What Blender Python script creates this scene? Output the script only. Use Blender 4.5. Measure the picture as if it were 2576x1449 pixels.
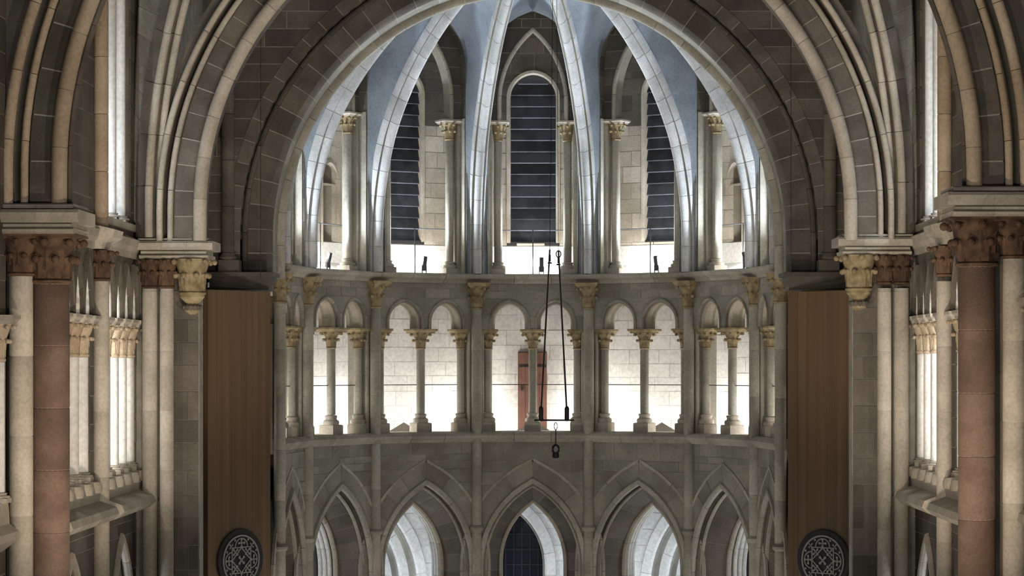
import bpy, math, random
import numpy as np
from mathutils import Matrix, Vector

random.seed(7)
scene = bpy.context.scene
for o in list(bpy.data.objects):
    bpy.data.objects.remove(o)
COL = scene.collection

# ------------------------------------------------------------------ camera
CAMX, CAMZ, FPX = 0.487, 11.0, 6017.0
cam_d = bpy.data.cameras.new('camera')
cam_d.sensor_width = 36.0
cam_d.lens = FPX / 2576.0 * 36.0
cam_d.shift_x = (1288.0 - 1393.5) / 2576.0
cam_d.shift_y = (916.0 - 724.5) / 2576.0
cam_d.clip_end = 300
cam = bpy.data.objects.new('camera', cam_d)
cam.location = (CAMX, 0, CAMZ)
cam.rotation_euler = (math.pi / 2, 0, 0)
COL.objects.link(cam)
scene.camera = cam

# ------------------------------------------------------------------ world, exposure, added fill lamps
w = bpy.data.worlds.new('world'); scene.world = w
w.use_nodes = True
w.node_tree.nodes['Background'].inputs[0].default_value = (0.80, 0.86, 1.0, 1)
w.node_tree.nodes['Background'].inputs[1].default_value = 0.055
vs = scene.view_settings
vs.view_transform = 'Standard'; vs.look = 'None'; vs.gamma = 1.0; vs.use_curve_mapping = False
vs.exposure = 0.0

WARM = (1.0, 0.83, 0.64)
NEUT = (1.0, 0.93, 0.84)
PALE = (1.0, 0.975, 0.94)
COOL = (0.80, 0.90, 1.0)

def lamp(kind, loc, watts, col, size=0.1, aim=None, angle=90, blend=0.6):
    l = bpy.data.lights.new(kind.lower() + '_lamp', kind)
    l.energy = watts; l.color = col
    if kind in ('POINT', 'SPOT'):
        l.shadow_soft_size = size
    if kind == 'SPOT':
        l.spot_size = math.radians(angle); l.spot_blend = blend
    if kind == 'AREA':
        l.size = size
    o = bpy.data.objects.new('lamp_light', l)
    o.location = loc
    if aim is not None:
        o.rotation_euler = (Vector(aim) - Vector(loc)).to_track_quat('-Z', 'Y').to_euler()
    COL.objects.link(o)
    return o

# unseen lamps added to fill nave, choir and piers with light
for sx in (-1, 1):
    lamp('POINT', (sx * 3.2, 12, 9.5), 2000, NEUT, 0.4)
    lamp('POINT', (sx * 3.3, 46.8, 2.6), 310, NEUT, 0.3)  # added choir-floor fill, lifts the lower apse walls
    lamp('SPOT', (sx * 2.0, 30, 5.0), 1500, NEUT, 0.3, aim=(sx * 5.6, 44, 15.0), angle=40)
    lamp('SPOT', (sx * 4.6, 22, 7.0), 3000, WARM, 0.25, aim=(-sx * 6.6, 34, 14.5), angle=55)
    lamp('SPOT', (sx * 3.4, 27, 6.0), 2000, WARM, 0.25, aim=(sx * 6.0, 41, 14.0), angle=45)

# ------------------------------------------------------------------ materials
def stone(name, c1, c2, scale=2.2, rnd=0.25, bump=0.25, rough=0.85, c3=None):
    m = bpy.data.materials.new(name); m.use_nodes = True
    nt = m.node_tree; N = nt.nodes; L = nt.links
    b = N['Principled BSDF']; b.inputs['Roughness'].default_value = rough
    tc = N.new('ShaderNodeNewGeometry')
    n1 = N.new('ShaderNodeTexNoise'); n1.inputs['Scale'].default_value = scale; n1.inputs['Detail'].default_value = 6
    n2 = N.new('ShaderNodeTexNoise'); n2.inputs['Scale'].default_value = scale * 14; n2.inputs['Detail'].default_value = 4
    L.new(tc.outputs['Position'], n1.inputs['Vector']); L.new(tc.outputs['Position'], n2.inputs['Vector'])
    r = N.new('ShaderNodeValToRGB')
    r.color_ramp.elements[0].position = 0.32; r.color_ramp.elements[0].color = (*c1, 1)
    r.color_ramp.elements[1].position = 0.68; r.color_ramp.elements[1].color = (*c2, 1)
    if c3:
        e = r.color_ramp.elements.new(0.52); e.color = (*c3, 1)
    oi = N.new('ShaderNodeObjectInfo')
    add = N.new('ShaderNodeMath'); add.operation = 'MULTIPLY_ADD'
    add.inputs[1].default_value = rnd; L.new(oi.outputs['Random'], add.inputs[0])
    sub = N.new('ShaderNodeMath'); sub.operation = 'ADD'; sub.inputs[1].default_value = -rnd / 2
    L.new(n1.outputs['Fac'], sub.inputs[0]); L.new(sub.outputs[0], add.inputs[2])
    L.new(add.outputs[0], r.inputs['Fac'])
    mx = N.new('ShaderNodeMixRGB'); mx.blend_type = 'MULTIPLY'; mx.inputs[0].default_value = 0.45
    r2 = N.new('ShaderNodeValToRGB')
    r2.color_ramp.elements[0].position = 0.3; r2.color_ramp.elements[0].color = (.55, .55, .55, 1)
    r2.color_ramp.elements[1].position = 0.62; r2.color_ramp.elements[1].color = (1, 1, 1, 1)
    L.new(n2.outputs['Fac'], r2.inputs['Fac'])
    L.new(r.outputs[0], mx.inputs[1]); L.new(r2.outputs[0], mx.inputs[2])
    L.new(mx.outputs[0], b.inputs['Base Color'])
    if bump:
        bp = N.new('ShaderNodeBump'); bp.inputs['Strength'].default_value = bump; bp.inputs['Distance'].default_value = 0.02
        L.new(n2.outputs['Fac'], bp.inputs['Height']); L.new(bp.outputs[0], b.inputs['Normal'])
    return m

def plain(name, c, rough=0.6, metal=0.0):
    m = bpy.data.materials.new(name); m.use_nodes = True
    b = m.node_tree.nodes['Principled BSDF']
    b.inputs['Base Color'].default_value = (*c, 1); b.inputs['Roughness'].default_value = rough; b.inputs['Metallic'].default_value = metal
    return m

M = dict(
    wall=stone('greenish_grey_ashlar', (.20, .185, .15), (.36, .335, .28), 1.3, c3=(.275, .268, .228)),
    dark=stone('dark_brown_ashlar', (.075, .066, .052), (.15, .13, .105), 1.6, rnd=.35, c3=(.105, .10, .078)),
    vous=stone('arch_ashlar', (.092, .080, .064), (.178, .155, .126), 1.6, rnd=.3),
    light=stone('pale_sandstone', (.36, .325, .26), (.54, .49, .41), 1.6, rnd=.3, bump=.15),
    warm=stone('warm_sandstone', (.40, .31, .21), (.56, .46, .34), 1.4, rnd=.3, bump=.15),
    shaft=stone('grey_shaft_stone', (.30, .28, .23), (.48, .455, .385), 1.2, rnd=.25, bump=.15),
    white=stone('limewashed_masonry', (.66, .65, .62), (.80, .79, .76), 1.0, rnd=.2, bump=.1),
    mortar=stone('pale_mortar', (.34, .33, .28), (.46, .44, .38), 4.0, rnd=0, bump=.1),
    mortar_w=stone('grey_mortar', (.50, .50, .48), (.62, .62, .60), 4.0, rnd=0, bump=.1),
    mortar_d=stone('dull_mortar', (.24, .23, .19), (.36, .34, .28), 4.0, rnd=0, bump=.1),
    mortar_r=stone('reddish_mortar', (.17, .12, .09), (.26, .19, .15), 4.0, rnd=0, bump=.1),
    rib=stone('rib_stone', (.40, .41, .41), (.60, .61, .62), 1.8, rnd=.25, bump=.12),
    web=stone('blue_grey_vault_plaster', (.20, .232, .268), (.31, .352, .40), 1.4, rnd=.1, bump=.12),
    gilt=stone('ochre_painted_stone', (.25, .19, .10), (.50, .41, .24), 7.0, rnd=.2, bump=.5),
    red=stone('red_brown_sandstone', (.105, .066, .048), (.190, .130, .100), 1.8, rnd=.4, bump=.2, c3=(.14, .09, .068)),
    redcap=stone('red_painted_capital', (.060, .032, .019), (.17, .098, .055), 6.0, rnd=.2, bump=.5),
    louver=stone('blue_black_slate', (.026, .029, .037), (.080, .086, .106), 3.0, rnd=.4, bump=.5, rough=.7),
    door=stone('red_brown_door_wood', (.125, .056, .038), (.19, .088, .062), 3.0, rnd=.2, bump=.1, rough=.6),
    black=plain('black_metal', (.012, .012, .013), .5),
    grey=plain('grey_metal', (.06, .065, .075), .5, .2),
    glass=plain('dark_leaded_glass', (.010, .013, .022), .15),
    trac=plain('pale_grey_print', (.33, .33, .31), .7),
)
def wood():
    m = bpy.data.materials.new('brown_panel_wood'); m.use_nodes = True
    nt = m.node_tree; N = nt.nodes; L = nt.links; b = N['Principled BSDF']
    tc = N.new('ShaderNodeNewGeometry'); mp = N.new('ShaderNodeMapping'); mp.inputs['Scale'].default_value = (9, 9, .12)
    n = N.new('ShaderNodeTexNoise'); n.inputs['Scale'].default_value = 1.0; n.inputs['Detail'].default_value = 5
    r = N.new('ShaderNodeValToRGB')
    r.color_ramp.elements[0].position = .3; r.color_ramp.elements[0].color = (.115, .068, .032, 1)
    r.color_ramp.elements[1].position = .7; r.color_ramp.elements[1].color = (.185, .118, .060, 1)
    L.new(tc.outputs['Position'], mp.inputs[0]); L.new(mp.outputs[0], n.inputs[0]); L.new(n.outputs[0], r.inputs[0])
    L.new(r.outputs[0], b.inputs['Base Color']); b.inputs['Roughness'].default_value = .55
    return m
M['wood'] = wood()

# ------------------------------------------------------------------ helpers
def mesh_obj(name, V, F, mat, parent=None, smooth=False, world=True):
    me = bpy.data.meshes.new(name)
    me.from_pydata([tuple(float(c) for c in v) for v in V], [], F)
    me.materials.append(mat)
    if smooth:
        me.polygons.foreach_set('use_smooth', [True] * len(me.polygons))
        me.set_sharp_from_angle(angle=math.radians(38))
    o = bpy.data.objects.new(name, me)
    COL.objects.link(o)
    if parent is not None:
        o.parent = parent
        if world and parent.type == 'EMPTY':
            o.matrix_parent_inverse = Matrix.Translation(-parent.location)
    return o

def tag(o, label, cat=None, group=None, kind=None):
    o['label'] = label
    if cat: o['category'] = cat
    if group: o['group'] = group
    if kind: o['kind'] = kind
    return o

def thing(name, label, cat, loc=(0, 0, 0), group=None, rotz=0.0):
    o = bpy.data.objects.new(name, None)
    o.empty_display_size = .2
    o.location = loc; o.rotation_euler = (0, 0, rotz)
    COL.objects.link(o)
    return tag(o, label, cat, group)

class Frame:
    """plane frame: pt(u, d, z) = O + U*u + D*d + Z*z"""
    def __init__(s, O, U, D):
        s.O = np.array(O, float); s.U = np.array(U, float); s.D = np.array(D, float)
    def pt(s, u, d, z):
        return s.O + s.U * u + s.D * d + np.array((0, 0, z), float)

class Geo:
    def __init__(s): s.V = []; s.F = []
    def add(s, V, F):
        b = len(s.V); s.V += [tuple(v) for v in V]; s.F += [tuple(i + b for i in f) for f in F]
        return s
    def box(s, fr, u0, u1, d0, d1, z0, z1):
        P = [fr.pt(u, d, z) for z in (z0, z1) for d in (d0, d1) for u in (u0, u1)]
        return s.add(P, [(0, 1, 3, 2), (4, 6, 7, 5), (0, 4, 5, 1), (2, 3, 7, 6), (0, 2, 6, 4), (1, 5, 7, 3)])
    def tube(s, pts, r, n=8):
        pts = [np.array(p, float) for p in pts]
        V = []; F = []
        for i, p in enumerate(pts):
            a = pts[max(0, i - 1)]; b = pts[min(len(pts) - 1, i + 1)]
            t = b - a; t /= np.linalg.norm(t)
            x = np.cross(t, (0, 0, 1.0)); 
            if np.linalg.norm(x) < 1e-3: x = np.array((1.0, 0, 0))
            x /= np.linalg.norm(x); y = np.cross(t, x)
            rr = r[i] if isinstance(r, (list, tuple)) else r
            for k in range(n):
                a_ = 2 * math.pi * k / n
                V.append(p + (x * math.cos(a_) + y * math.sin(a_)) * rr)
        for i in range(len(pts) - 1):
            for k in range(n):
                F.append((i * n + k, i * n + (k + 1) % n, (i + 1) * n + (k + 1) % n, (i + 1) * n + k))
        F.append(tuple(range(n))); F.append(tuple((len(pts) - 1) * n + k for k in range(n)))
        return s.add(V, F)
    def lathe(s, prof, n=20, c=(0, 0, 0), a0=0.0, a1=2 * math.pi):
        full = abs(a1 - a0 - 2 * math.pi) < 1e-6
        m = n if full else n + 1
        V = [(c[0] + r * math.cos(a0 + (a1 - a0) * k / n), c[1] + r * math.sin(a0 + (a1 - a0) * k / n), c[2] + z) for r, z in prof for k in range(m)]
        F = []
        for i in range(len(prof) - 1):
            for k in range(n):
                k2 = (k + 1) % m
                F.append((i * m + k, i * m + k2, (i + 1) * m + k2, (i + 1) * m + k))
        if full:
            F.append(tuple(range(m))); F.append(tuple((len(prof) - 1) * m + k for k in range(m)))
        return s.add(V, F)
    def obj(s, name, mat, parent=None, smooth=False, world=True):
        return mesh_obj(name, s.V, s.F, mat, parent, smooth, world)

# ---- arch paths
class Op:
    """pointed (or round) arched opening centred at u = uc"""
    def __init__(s, uc, h, zs, za, zb):
        s.uc, s.h, s.zs, s.za, s.zb = uc, h, zs, za, zb
        H = za - zs
        s.rho = (h * h + H * H) / (2 * h)
    def hw(s, z):
        if z <= s.zs: return s.h
        if z >= s.za: return 0.0
        return max(0.0, math.sqrt(max(0, s.rho ** 2 - (z - s.zs) ** 2)) - (s.rho - s.h))
    def path(s, n=24, zb=None):
        zb = s.zb if zb is None else zb
        cu = -s.h + s.rho
        a1 = math.atan2(s.za - s.zs, -cu)      # angle at apex from centre (cu, zs)
        L = []
        for k in range(n + 1):
            a = math.pi + (a1 - math.pi) * k / n
            L.append((cu + s.rho * math.cos(a), s.zs + s.rho * math.sin(a)))
        pts = ([(-s.h, zb)] if zb < s.zs - .02 else []) + L
        R = [(-u, z) for u, z in reversed(pts[:-1])]
        return [(u + s.uc, z) for u, z in pts + R]

def normals(path):
    P = np.array(path, float); n = len(P); out = []
    seg = [(P[i + 1] - P[i]) / max(1e-9, np.linalg.norm(P[i + 1] - P[i])) for i in range(n - 1)]
    for i in range(n):
        a = seg[max(0, i - 1)]; b = seg[min(n - 2, i)]
        na = np.array((-a[1], a[0])); nb = np.array((-b[1], b[0]))
        m = na + nb; m /= np.linalg.norm(m)
        c = max(.35, float(np.dot(m, na)))
        out.append(m / c)
    return P, np.array(out)

def apex_of(P, Nn):
    m = len(P) // 2
    if len(P) % 2 and abs(P[0][1] - P[-1][1]) < 1e-6 and abs(P[m][0] - (P[0][0] + P[-1][0]) / 2) < 1e-6:
        return P[m], Nn[m]
    return None

def sweep_geo(g, fr, P, Nn, prof, closed=False, apex=None):
    V = []; F = []; m = len(prof)
    mid_u = np.mean(P[:, 0])
    for p, n in zip(P, Nn):
        for r, d in prof:
            q = p + n * r
            if apex is not None and r < 0:
                uc = apex[0][0]; sd = p[0] - uc
                if abs(sd) > 1e-6 and (q[0] - uc) * sd < 0 and abs(sd) < 1.2:
                    q = apex[0] + apex[1] * r
            V.append(fr.pt(q[0], d, q[1]))
    e = m if closed else m - 1
    for i in range(len(P) - 1):
        for k in range(e):
            k2 = (k + 1) % m
            F.append((i * m + k, i * m + k2, (i + 1) * m + k2, (i + 1) * m + k))
    if closed:
        F.append(tuple(range(m))); F.append(tuple((len(P) - 1) * m + k for k in range(m)))
    g.add(V, F)

def sweep(name, fr, path, prof, mat, parent=None, closed=False, smooth=True):
    g = Geo(); P, Nn = normals(path)
    sweep_geo(g, fr, P, Nn, prof, closed, apex_of(P, Nn))
    return g.obj(name, mat, parent, smooth)

def resample(P, Nn, s0, s1, cum, k):
    ss = np.linspace(s0, s1, k)
    return (np.stack([np.interp(ss, cum, P[:, i]) for i in (0, 1)], 1), np.stack([np.interp(ss, cum, Nn[:, i]) for i in (0, 1)], 1))

def ring_stones(fr, path, prof, length, mat, parent, name='voussoir', gap=.014, core=None, jitter=.006, keep=None, even=True, k=4, smooth=True):
    """split a swept moulding into single stones along the path"""
    P, Nn = normals(path)
    cum = np.concatenate([[0], np.cumsum(np.linalg.norm(np.diff(P, axis=0), axis=1))])
    ap = apex_of(P, Nn)
    Lt = cum[-1]; n = max(2, round(Lt / length))
    if even and n % 2: n += 1
    for i in range(n):
        s0, s1 = Lt * i / n + gap / 2, Lt * (i + 1) / n - gap / 2
        p, nn = resample(P, Nn, s0, s1, cum, k)
        if keep is not None and not keep(p[len(p) // 2]):
            continue
        j = random.uniform(-jitter, jitter)
        g = Geo(); sweep_geo(g, fr, p, nn, [(r, d + j) for r, d in prof], True, ap)
        g.obj(name, mat, parent, smooth)
    if core is not None:
        c = np.mean(np.array(prof), axis=0)
        pr = []
        for r, d in prof:
            v = np.array((r, d)) - c; l = np.linalg.norm(v)
            q = c + v * max(0.2, (l - .012) / l); pr.append((q[0], q[1]))
        g = Geo(); sweep_geo(g, fr, P, Nn, pr, True, ap)
        g.obj('mortar_bed', core, parent, smooth)

def roll(r0, d0, rad, n=10):
    return [(r0 + rad * math.cos(2 * math.pi * k / n), d0 + rad * math.sin(2 * math.pi * k / n)) for k in range(n)]

def ashlar(fr, name, u0, u1, z0, z1, ops, ch, bl, mat, mortar, label, d=0.0, gap=.016, parent=None, blocks=True, zvis=None, uvis=None, zcourse=None, bname='ashlar_block'):
    """wall plane with arched openings: recessed mortar plane + single blocks as children"""
    zz = [z0]
    z = zcourse if zcourse is not None else z0
    while z < z1 - .05:
        z += ch * random.uniform(.92, 1.08)
        if z < z1 - .08 and z > z0 + .05: zz.append(z)
    zz.append(z1)
    for o in ops:
        for c in (o.za, o.zb):
            if z0 < c < z1:
                i = min(range(1, max(2, len(zz) - 1)), key=lambda i: abs(zz[i] - c)) if len(zz) > 2 else None
                if i is not None and abs(zz[i] - c) < ch * .45 and not any(abs(zz[i] - q) < 1e-6 for q2 in ops for q in (q2.za, q2.zb)):
                    zz[i] = c
                else: zz.append(c)
    zz = sorted(set(round(q, 5) for q in zz))
    base = Geo(); polys = []
    for bi in range(len(zz) - 1):
        a, b = zz[bi], zz[bi + 1]
        if b - a < .01: continue
        act = sorted([o for o in ops if o.zb <= a + 1e-4 and b <= o.za + 1e-4], key=lambda o: o.uc)
        curved = any(b > o.zs for o in act)
        ks = np.linspace(a, b, 5 if curved else 2)
        lefts = [[u0] * len(ks)] + [[o.uc + o.hw(q) for q in ks] for o in act]
        rights = [[o.uc - o.hw(q) for q in ks] for o in act] + [[u1] * len(ks)]
        for Lf, Rt in zip(lefts, rights):
            if max(r - l for l, r in zip(Lf, Rt)) < .02: continue
            Rt2 = [max(l + .004, r) for l, r in zip(Lf, Rt)]
            lo, hi = max(Lf), min(Rt2)
            cuts = []
            if hi - lo > bl * 1.2:
                off = (.5 if bi % 2 else 0.) * bl + random.uniform(-.1, .1) * bl
                u = math.floor((lo - off) / bl) * bl + off
                while u < hi - .35 * bl:
                    if u > lo + .35 * bl: cuts.append(u + random.uniform(-.08, .08) * bl)
                    u += bl
            edges = [Lf] + [[c] * len(ks) for c in cuts] + [Rt2]
            for E0, E1 in zip(edges[:-1], edges[1:]):
                poly = [(u, q) for u, q in zip(E0, ks)] + [(u, q) for u, q in reversed(list(zip(E1, ks)))]
                polys.append(poly)
            n = len(ks)
            V = [fr.pt(u, d + .007, q) for u, q in zip(Lf, ks)] + [fr.pt(u, d + .007, q) for u, q in zip(Rt2, ks)]
            base.add(V, [(i, i + 1, n + i + 1, n + i) for i in range(n - 1)])
    wobj = base.obj(name, mortar, parent)
    if parent is None: tag(wobj, label, None, None, 'structure')
    if blocks:
        for poly in polys:
            P = np.array(poly); c = P.mean(axis=0)
            if zvis and (c[1] < zvis[0] or c[1] > zvis[1]): continue
            if uvis and (c[0] < uvis[0] or c[0] > uvis[1]): continue
            ex = P.max(axis=0) - P.min(axis=0)
            sc = np.maximum(0.3, 1 - gap / np.maximum(ex, .03))
            Q = (P - c) * sc + c
            j = random.uniform(-.004, .004); n = len(Q)
            V = [fr.pt(u, d + j, q) for u, q in Q] + [fr.pt(u, d + .03, q) for u, q in Q]
            F = [tuple(range(n))] + [(i, (i + 1) % n, n + (i + 1) % n, n + i) for i in range(n)]
            mesh_obj(bname, V, F, mat, wobj if parent is None else parent)
    return wobj

# ---- capitals and columns (local coordinates, base at z = 0)
def capital_geo(r0, r1, h, leaves=8, n=24):
    g = Geo()
    g.lathe([(r0 * .98, 0), (r0 * 1.16, h * .03), (r0 * 1.18, h * .07), (r0 * 1.0, h * .11), (r0 * 1.0, h * .3), (r0 + (r1 - r0) * .25, h * .62), (r0 + (r1 - r0) * .75, h * .92), (r1 * .96, h)], n)
    def leaf(a, zb, zt, rb, rt, wd, curl):
        S = 7; V = []; F = []
        for i in range(S):
            t = i / (S - 1)
            zz = zb + (zt - zb) * math.sin(t * math.pi * .56) / math.sin(math.pi * .5) if t < .9 else zt - (t - .8) * (zt - zb) * .4
            rr = rb + (rt - rb) * t ** 2.2 + .04 * r0
            if t > .85: rr += curl
            ww = wd * (.55 + .9 * math.sin(math.pi * min(1, t * .85 + .1))) * (1 - .55 * t)
            for q, k in ((-1, 0.0), (0, .10 * r0), (1, 0.0)):
                aa = a + q * ww / max(rr, .01)
                V.append(((rr + k) * math.cos(aa), (rr + k) * math.sin(aa), zz))
        for i in range(S - 1):
            for k in range(2):
                F.append((i * 3 + k, i * 3 + k + 1, (i + 1) * 3 + k + 1, (i + 1) * 3 + k))
        g.add(V, F)
        c = ((rt + curl + .03 * r0) * math.cos(a), (rt + curl + .03 * r0) * math.sin(a), zt - .06 * h)
        rb_ = .15 * r0 + .02
        g.lathe([(rb_ * math.sin(q), -rb_ * math.cos(q)) for q in (.3, .9, 1.57, 2.2, 2.85)], 8, c)
    for k in range(leaves):
        a = 2 * math.pi * (k + .5) / leaves
        leaf(a, h * .12, h * .60, r0 * 1.02, r0 + (r1 - r0) * .55, r0 * .42, .04 * r0 + .005)
    for k in range(leaves):
        a = 2 * math.pi * k / leaves
        leaf(a, h * .3, h * .97, r0 * 1.05, r1 * 1.05, r0 * .36, .10 * r0 + .01)
    return g

def slab_stack(specs):
    """square slabs: list of (half, z)"""
    g = Geo(); V = []; F = []
    for i, (hx, hy, z) in enumerate(specs):
        V += [(-hx, -hy, z), (hx, -hy, z), (hx, hy, z), (-hx, hy, z)]
        if i:
            b = (i - 1) * 4
            F += [(b + k, b + (k + 1) % 4, b + 4 + (k + 1) % 4, b + 4 + k) for k in range(4)]
    F += [(0, 3, 2, 1), tuple(len(V) - 4 + k for k in range(4))]
    return g.add(V, F)

CACHE = {}
def column_parts(key, r, H, hb, hc, rc, ab, habac, mats, plinth=None, drums=1):
    """base, shaft (one or more drums), capital, abacus meshes cached by key"""
    if key in CACHE: return CACHE[key]
    out = []
    if hb > 0:
        p = plinth or r * 1.9
        g = slab_stack([(p, p, 0), (p, p, hb * .45), (p * .9, p * .9, hb * .5)])
        out.append(('plinth', g, mats[0], False))
        g = Geo().lathe([(r * 1.75, hb * .5), (r * 1.85, hb * .6), (r * 1.75, hb * .7), (r * 1.3, hb * .76), (r * 1.25, hb * .84), (r * 1.42, hb * .9), (r * 1.35, hb * .97), (r * 1.0, hb)], 20)
        out.append(('base', g, mats[0], True))
    z0, z1 = hb, H - hc - habac
    zs = np.linspace(z0, z1, drums + 1)
    for i in range(drums):
        g = Geo().lathe([(r * .97, zs[i] + .004), (r, zs[i] + .014), (r * (1.0 if i < drums - 1 else .985), zs[i + 1] - .014), (r * .96, zs[i + 1] - .004)], 22)
        out.append(('shaft' if drums == 1 else 'drum', g, mats[1], True))
    if drums > 1:
        out.append(('mortar_bed', Geo().lathe([(r * .972, z0), (r * .972, z1)], 20), M['mortar_r'] if mats[1] is M['red'] else M['mortar'], True))
    g = capital_geo(r, rc, hc); g.V = [(x, y, z + z1) for x, y, z in g.V]
    out.append(('capital', g, mats[2], True))
    zt = H - habac
    g = slab_stack([(ab * .82, ab * .82, zt), (ab * .86, ab * .86, zt + habac * .3), (ab * .98, ab * .98, zt + habac * .55), (ab, ab, zt + habac * .62), (ab, ab, H)])
    out.append(('abacus', g, mats[3], False))
    CACHE[key] = []
    for nm, g, mt, sm in out:
        me = bpy.data.meshes.new(nm); me.from_pydata(g.V, [], g.F); me.materials.append(mt)
        if sm:
            me.polygons.foreach_set('use_smooth', [True] * len(me.polygons)); me.set_sharp_from_angle(angle=math.radians(38))
        CACHE[key].append((nm, me))
    return CACHE[key]

def place_column(name, key, loc, rotz, label, group, cat='column'):
    t = thing(name, label, cat, loc, group, rotz)
    for nm, me in CACHE[key]:
        o = bpy.data.objects.new(nm, me); COL.objects.link(o); o.parent = t
    return t

# ================================================================== THE APSE
YC, R = 50.0, 5.0
def vert(deg): return np.array((R * math.sin(math.radians(deg)), YC + R * math.cos(math.radians(deg)), 0.0))
VX = [np.array((-5.17, 49.0, 0.))] + [vert(a) for a in (-75, -45, -15, 15, 45, 75)] + [np.array((5.17, 49.0, 0.))]
BAYN = ['narrow bay beside the left brown panel', 'far left bay', 'bay left of centre', 'central bay', 'bay right of centre', 'far right bay', 'narrow bay beside the right brown panel']
SHN = ['beside the left brown panel', 'at the far left of the apse', 'second left of centre', 'just left of the central bay', 'just right of the central bay', 'second right of centre', 'at the far right of the apse', 'beside the right brown panel']

Z_STR0, Z_STR1 = 9.25, 9.44       # string course under the triforium
Z_TF = 9.46                       # triforium floor
Z_AB = 11.80                      # top of triforium abaci
Z_CO0, Z_CO1 = 12.84, 13.05       # cornice over the triforium
ZB_RIB, RHO_RIB = 13.2, 6.75
Z_BOSS = 19.7

column_parts('tri_mid', .098, Z_AB - Z_TF, .42, .36, .20, .29, .10, (M['light'], M['shaft'], M['gilt'], M['gilt']), plinth=.19)
column_parts('tri_side', .092, Z_AB - Z_TF, .42, .36, .18, .23, .10, (M['light'], M['shaft'], M['gilt'], M['gilt']), plinth=.17)
column_parts('cler', .095, 16.60 - 13.05, .30, .38, .19, .25, .09, (M['light'], M['shaft'], M['gilt'], M['light']), plinth=.17)

def bayframe(i):
    A, B = VX[i], VX[i + 1]
    mid = (A + B) / 2; U = (B - A); Lh = np.linalg.norm(U) / 2; U = U / (2 * Lh)
    D = np.array((-U[1], U[0], 0.0))
    if np.dot(D, mid - np.array((0, YC - 1, 0))) < 0: D = -D
    return Frame(mid, U, D), Lh

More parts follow.
